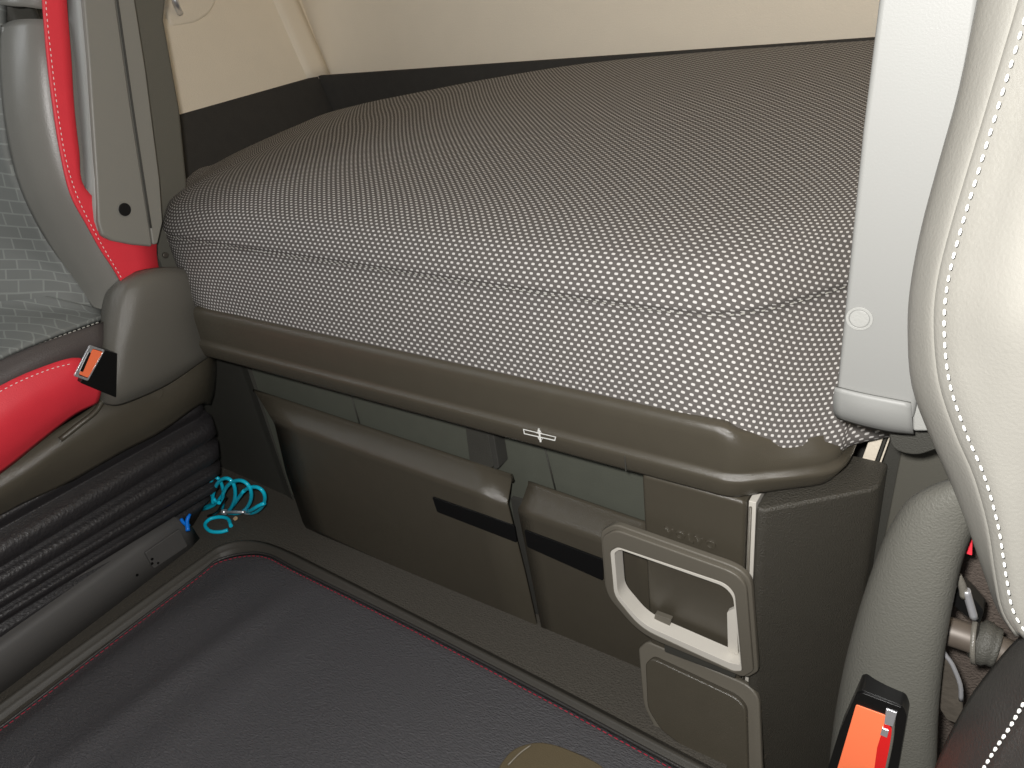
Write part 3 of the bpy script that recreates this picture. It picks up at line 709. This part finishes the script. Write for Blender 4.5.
for e, p, i_, j_, k_ in zip(edge, pipe, inn, in2, in3):
    y = yz(e[1])
    f = max(0, (e[1]-330)/300)      # the backrest curves back towards its foot
    rows2.append([P(p[0],p[1],'y',y-.029), P(p[0]+3,p[1],'y',y-.034), P(i_[0],i_[1],'y',y-.048+.012*f), P(j_[0],j_[1],'y',y-.07+.07*f), P(k_[0],k_[1],'y',y-.06+.14*f)])
grid('backrest_front', rows2, M['leather'], rs, 4, 4, solid=.004)
seamp = [P(p[0]+.5,p[1],'y',yz(e[1])-.031) for e, p in zip(edge, pipe)]
tube('piping', seamp, .0016, M['leather'], rs, sm=5)
stitches('white_stitching', [P(p[0]+5,p[1]+.5,'y',yz(e[1])-.050) for e, p in zip(edge, pipe)], .0046, .0036, .0010, M['thread'], rs)
# cushion corner
cc = [[(1040,640,0.5588),(1024,652,0.5588),(1003,675,0.5588),(983,700,0.5588),(968,725,0.5588),(955,750,0.5588),(940,785,0.5588),(915,840,0.5588)],
      [(1060,650,0.5080),(1034,664,0.5207),(1014,690,0.5271),(996,716,0.5271),(982,740,0.5271),(968,764,0.5271),(952,796,0.5271),(930,850,0.5271)],
      [(1090,680,0.4699),(1058,690,0.4889),(1034,712,0.5017),(1018,735,0.5017),(1004,757,0.5017),(990,780,0.5017),(974,808,0.5017),(950,860,0.5017)],
      [(1190,730,0.4191),(1130,740,0.4381),(1090,760,0.4445),(1070,780,0.4572),(1050,800,0.4572),(1035,820,0.4572),(1015,845,0.4572),(990,880,0.4572)]]
grid('cushion', [[P(u,v,'y',y) for u,v,y in r] for r in cc], M['dleather'], rs, 4, 4, solid=.01, flip=True)
stitches('white_stitching', [P(u,v,'y',y-.012) for u,v,y in [(1050,672,.489),(1026,700,.500),(1010,727,.503),(996,748,.503),(982,771,.503),(965,800,.503)]], .0052, .0038, .0013, M['thread'], rs)
# curved buckle housing
hl = [(975,480),(960,481),(938,487),(912,502),(893,530),(880,560),(866,600),(853,645),(843,690),(835,740),(830,800)]
hr = [(977,484),(976,498),(974,512),(969,530),(962,548),(956,568),(950,595),(944,628),(938,670),(934,720),(932,800)]
rows = []
for a, b in zip(hl, hr):
    y = .655 - (a[1]-480)*.00010
    A, B = Vector(a), Vector(b)
    w = (B-A).length
    q = lambda t, dy: P(a[0]+(b[0]-a[0])*t, a[1]+(b[1]-a[1])*t, 'y', y+dy)
    rows.append([q(0.06,.06), q(0,.02), q(.06,-.002), q(.35,-.014), q(.75,-.014), q(.95,-.006), q(1,.01), q(.98,.05)])
grid('buckle_housing', rows, mat('grained_grey_plastic', (84,83,77), .5, .45, bump=.35, bscale=420), rs, 3, 4, solid=.004)
yb_ = .597
bk2 = prism('buckle', rrect(PX([(857,692),(862,690),(903,706),(907,716),(893,800),(818,800),(838,735)], 'y', yb_), [.002,.002,.004,.004,.002,.002,.002], 3), (0,.035,0), M['slot'], rs, bevel=.0025)
sub(prism('release_button', rrect(PX([(856,705),(886,716),(874,800),(828,800)], 'y', yb_-.001), .002, 3), (0,.004,0), M['orange'], None, bevel=.0012, label='orange release button'), bk2)
sub(prism('red_insert', PX([(885,722),(892,730),(888,762),(880,800),(870,800),(877,748)], 'y', yb_-.002), (0,.002,0), M['redp'], None, bevel=.0004), bk2)
sub(prism('latch_plate', PX([(886,709),(897,713),(893,727),(884,724)], 'y', yb_-.003), (0,.004,0), M['chrome'], None, bevel=.0005), bk2)
sub(prism('latch_plate', PX([(882,728),(889,731),(887,738),(880,735)], 'y', yb_-.003), (0,.003,0), M['chrome'], None, bevel=.0005), bk2)
sub(tube('bezel', [P(894,716,'y',yb_-.001), P(892,740,'y',yb_-.001), P(886,770,'y',yb_-.001), P(880,800,'y',yb_-.001)], .0016, M['grey'], None), bk2)
sub(prism('top_cap', rrect(PX([(857,695),(862,693),(902,708),(900,711),(888,712),(857,701)], 'y', yb_-.002), .002, 3), (0,.01,0), M['slot'], None, bevel=.0008), bk2)
box('pedestal', (.15,.12,-.2), (.60,.55,.46), M['bellow'], rs, bevel=.02)
# recliner mechanism seen between housing and backrest
mech = thing('recliner_mechanism', 'worn steel hinge tube and bracket behind the right buckle', 'mechanism', P(960,700,'y',0.6850))
prism('bracket', [P(u,v,'y',0.6700) for u,v in [(945,575),(952,600),(940,650),(955,672),(962,690),(963,712),(956,724),(946,720),(934,700),(932,640)]], (0,.006,0), M['steel'], mech, bevel=.002)
tube('bracket_edge', [P(u,v,'y',0.6650) for u,v in [(952,560),(948,600),(942,645),(952,664),(960,684),(961,700)]], .0024, M['chrome'], mech)
tube('hinge_tube', [P(938,628,'y',0.6950), P(955,633,'y',0.6950), P(975,640,'y',0.6950), P(1010,655,'y',0.6950)], .0155, mat('grimy_steel', (84,76,68), .5, metal=.2, mottle=.3, mscale=60), mech, res=18)
tube('bushing', [P(974,639,'y',0.6900), P(984,643,'y',0.6900), P(997,648,'y',0.6900)], .022, M['dark'], mech, res=20, radii=[.020,.0235,.021])
tube('bushing_ring', [P(973,640,'y',0.6870), P(978,641,'y',0.6870)], .0245, M['grey'], mech, res=20, sm=1)
prism('catch', PX([(950,596),(962,588),(972,598),(984,612),(980,625),(966,618),(952,606)], 'y', .685), (0,.02,0), M['slot'], mech, bevel=.003)
tube('catch_pin', [P(966,590,'y',0.6750), P(970,604,'y',0.6750), P(974,618,'y',0.6750)], .004, M['chrome'], mech)
tube('catch_pin', [P(957,575,'y',0.6750), P(962,585,'y',0.6750), P(964,597,'y',0.6750)], .004, M['grey'], mech)
prism('red_tab', PX([(969,528),(973,522),(972,556),(966,554)], 'y', .68), (0,.004,0), M['red'], mech, bevel=.001, label='red belt end')
structure(prism('trim_5', PX([(925,540),(1060,560),(1120,900),(900,900),(905,640)], 'y', .80), (0,.02,0), M['carpet'], bevel=0))

# ------------------------------------------------------------------ console in the foreground
co = thing('gear_console', 'brown plastic console top with a chrome ring at the bottom edge', 'console', P(555,790,'z',.25))
ct = rrect(PX([(497,768),(512,748),(536,741),(556,744),(590,758),(606,768),(640,830),(470,830)], 'z', .36), .02)
cb = prism('top_panel', ct, (0,0,-.06), M['console'], co, bevel=.008)
tube('seam', PX([(508,765),(520,753),(531,745)], 'z', .361), .0010, M['frame'], co)
cc_ = P(548,780,'z',.362)
tube('chrome_ring', [cc_+Vector((math.cos(a*PI/6)*.011, math.sin(a*PI/6)*.011, 0)) for a in range(12)], .0022, M['chrome'], co, closed=True)
disc('socket', cc_+Vector((0,0,-.002)), (0,0,1), .010, .002, M['slot'], co)
bs = prism('body', [Vector((p.x*.98-.01, p.y*.98, 0)) for p in shrink(ct, .8)], (0,0,.31), M['console'], co, bevel=.006)

# ------------------------------------------------------------------ light
w = bpy.data.worlds.new('world'); S.world = w; w.use_nodes = True
bg = w.node_tree.nodes['Background']; bg.inputs[0].default_value = (.92,.97,1,1); bg.inputs[1].default_value = .07
def lamp(name, kind, loc, energy, col=(1,1,1), **k):
    l = bpy.data.lights.new(name, kind); l.energy = energy; l.color = col
    for a, b in k.items(): setattr(l, a, b)
    o = bpy.data.objects.new(name, l); C.objects.link(o); o.location = loc; return o
fl_ = lamp('camera_flash', 'POINT', EYE + Vector((-.035,-.0,.035)), 84, (1,.98,.955), shadow_soft_size=.018)
win = lamp('window_daylight', 'AREA', (-.6,-1.0,1.9), 2, (.93,.97,1), shape='RECTANGLE', size=2.0, size_y=.8)
win.rotation_euler = (Vector((-.8,1.4,.8))-win.location).to_track_quat('-Z','Y').to_euler()

wl_ = lamp('side_window_daylight', 'AREA', (-2.15,.05,1.75), 9, (.93,.97,1), shape='RECTANGLE', size=1.0, size_y=.6)
wl_.rotation_euler = (Vector((-.5,1.0,.7))-wl_.location).to_track_quat('-Z','Z').to_euler()

S.view_settings.view_transform = 'Standard'; S.view_settings.look = 'None'; S.view_settings.gamma = 1; S.view_settings.use_curve_mapping = False
S.view_settings.exposure = 0
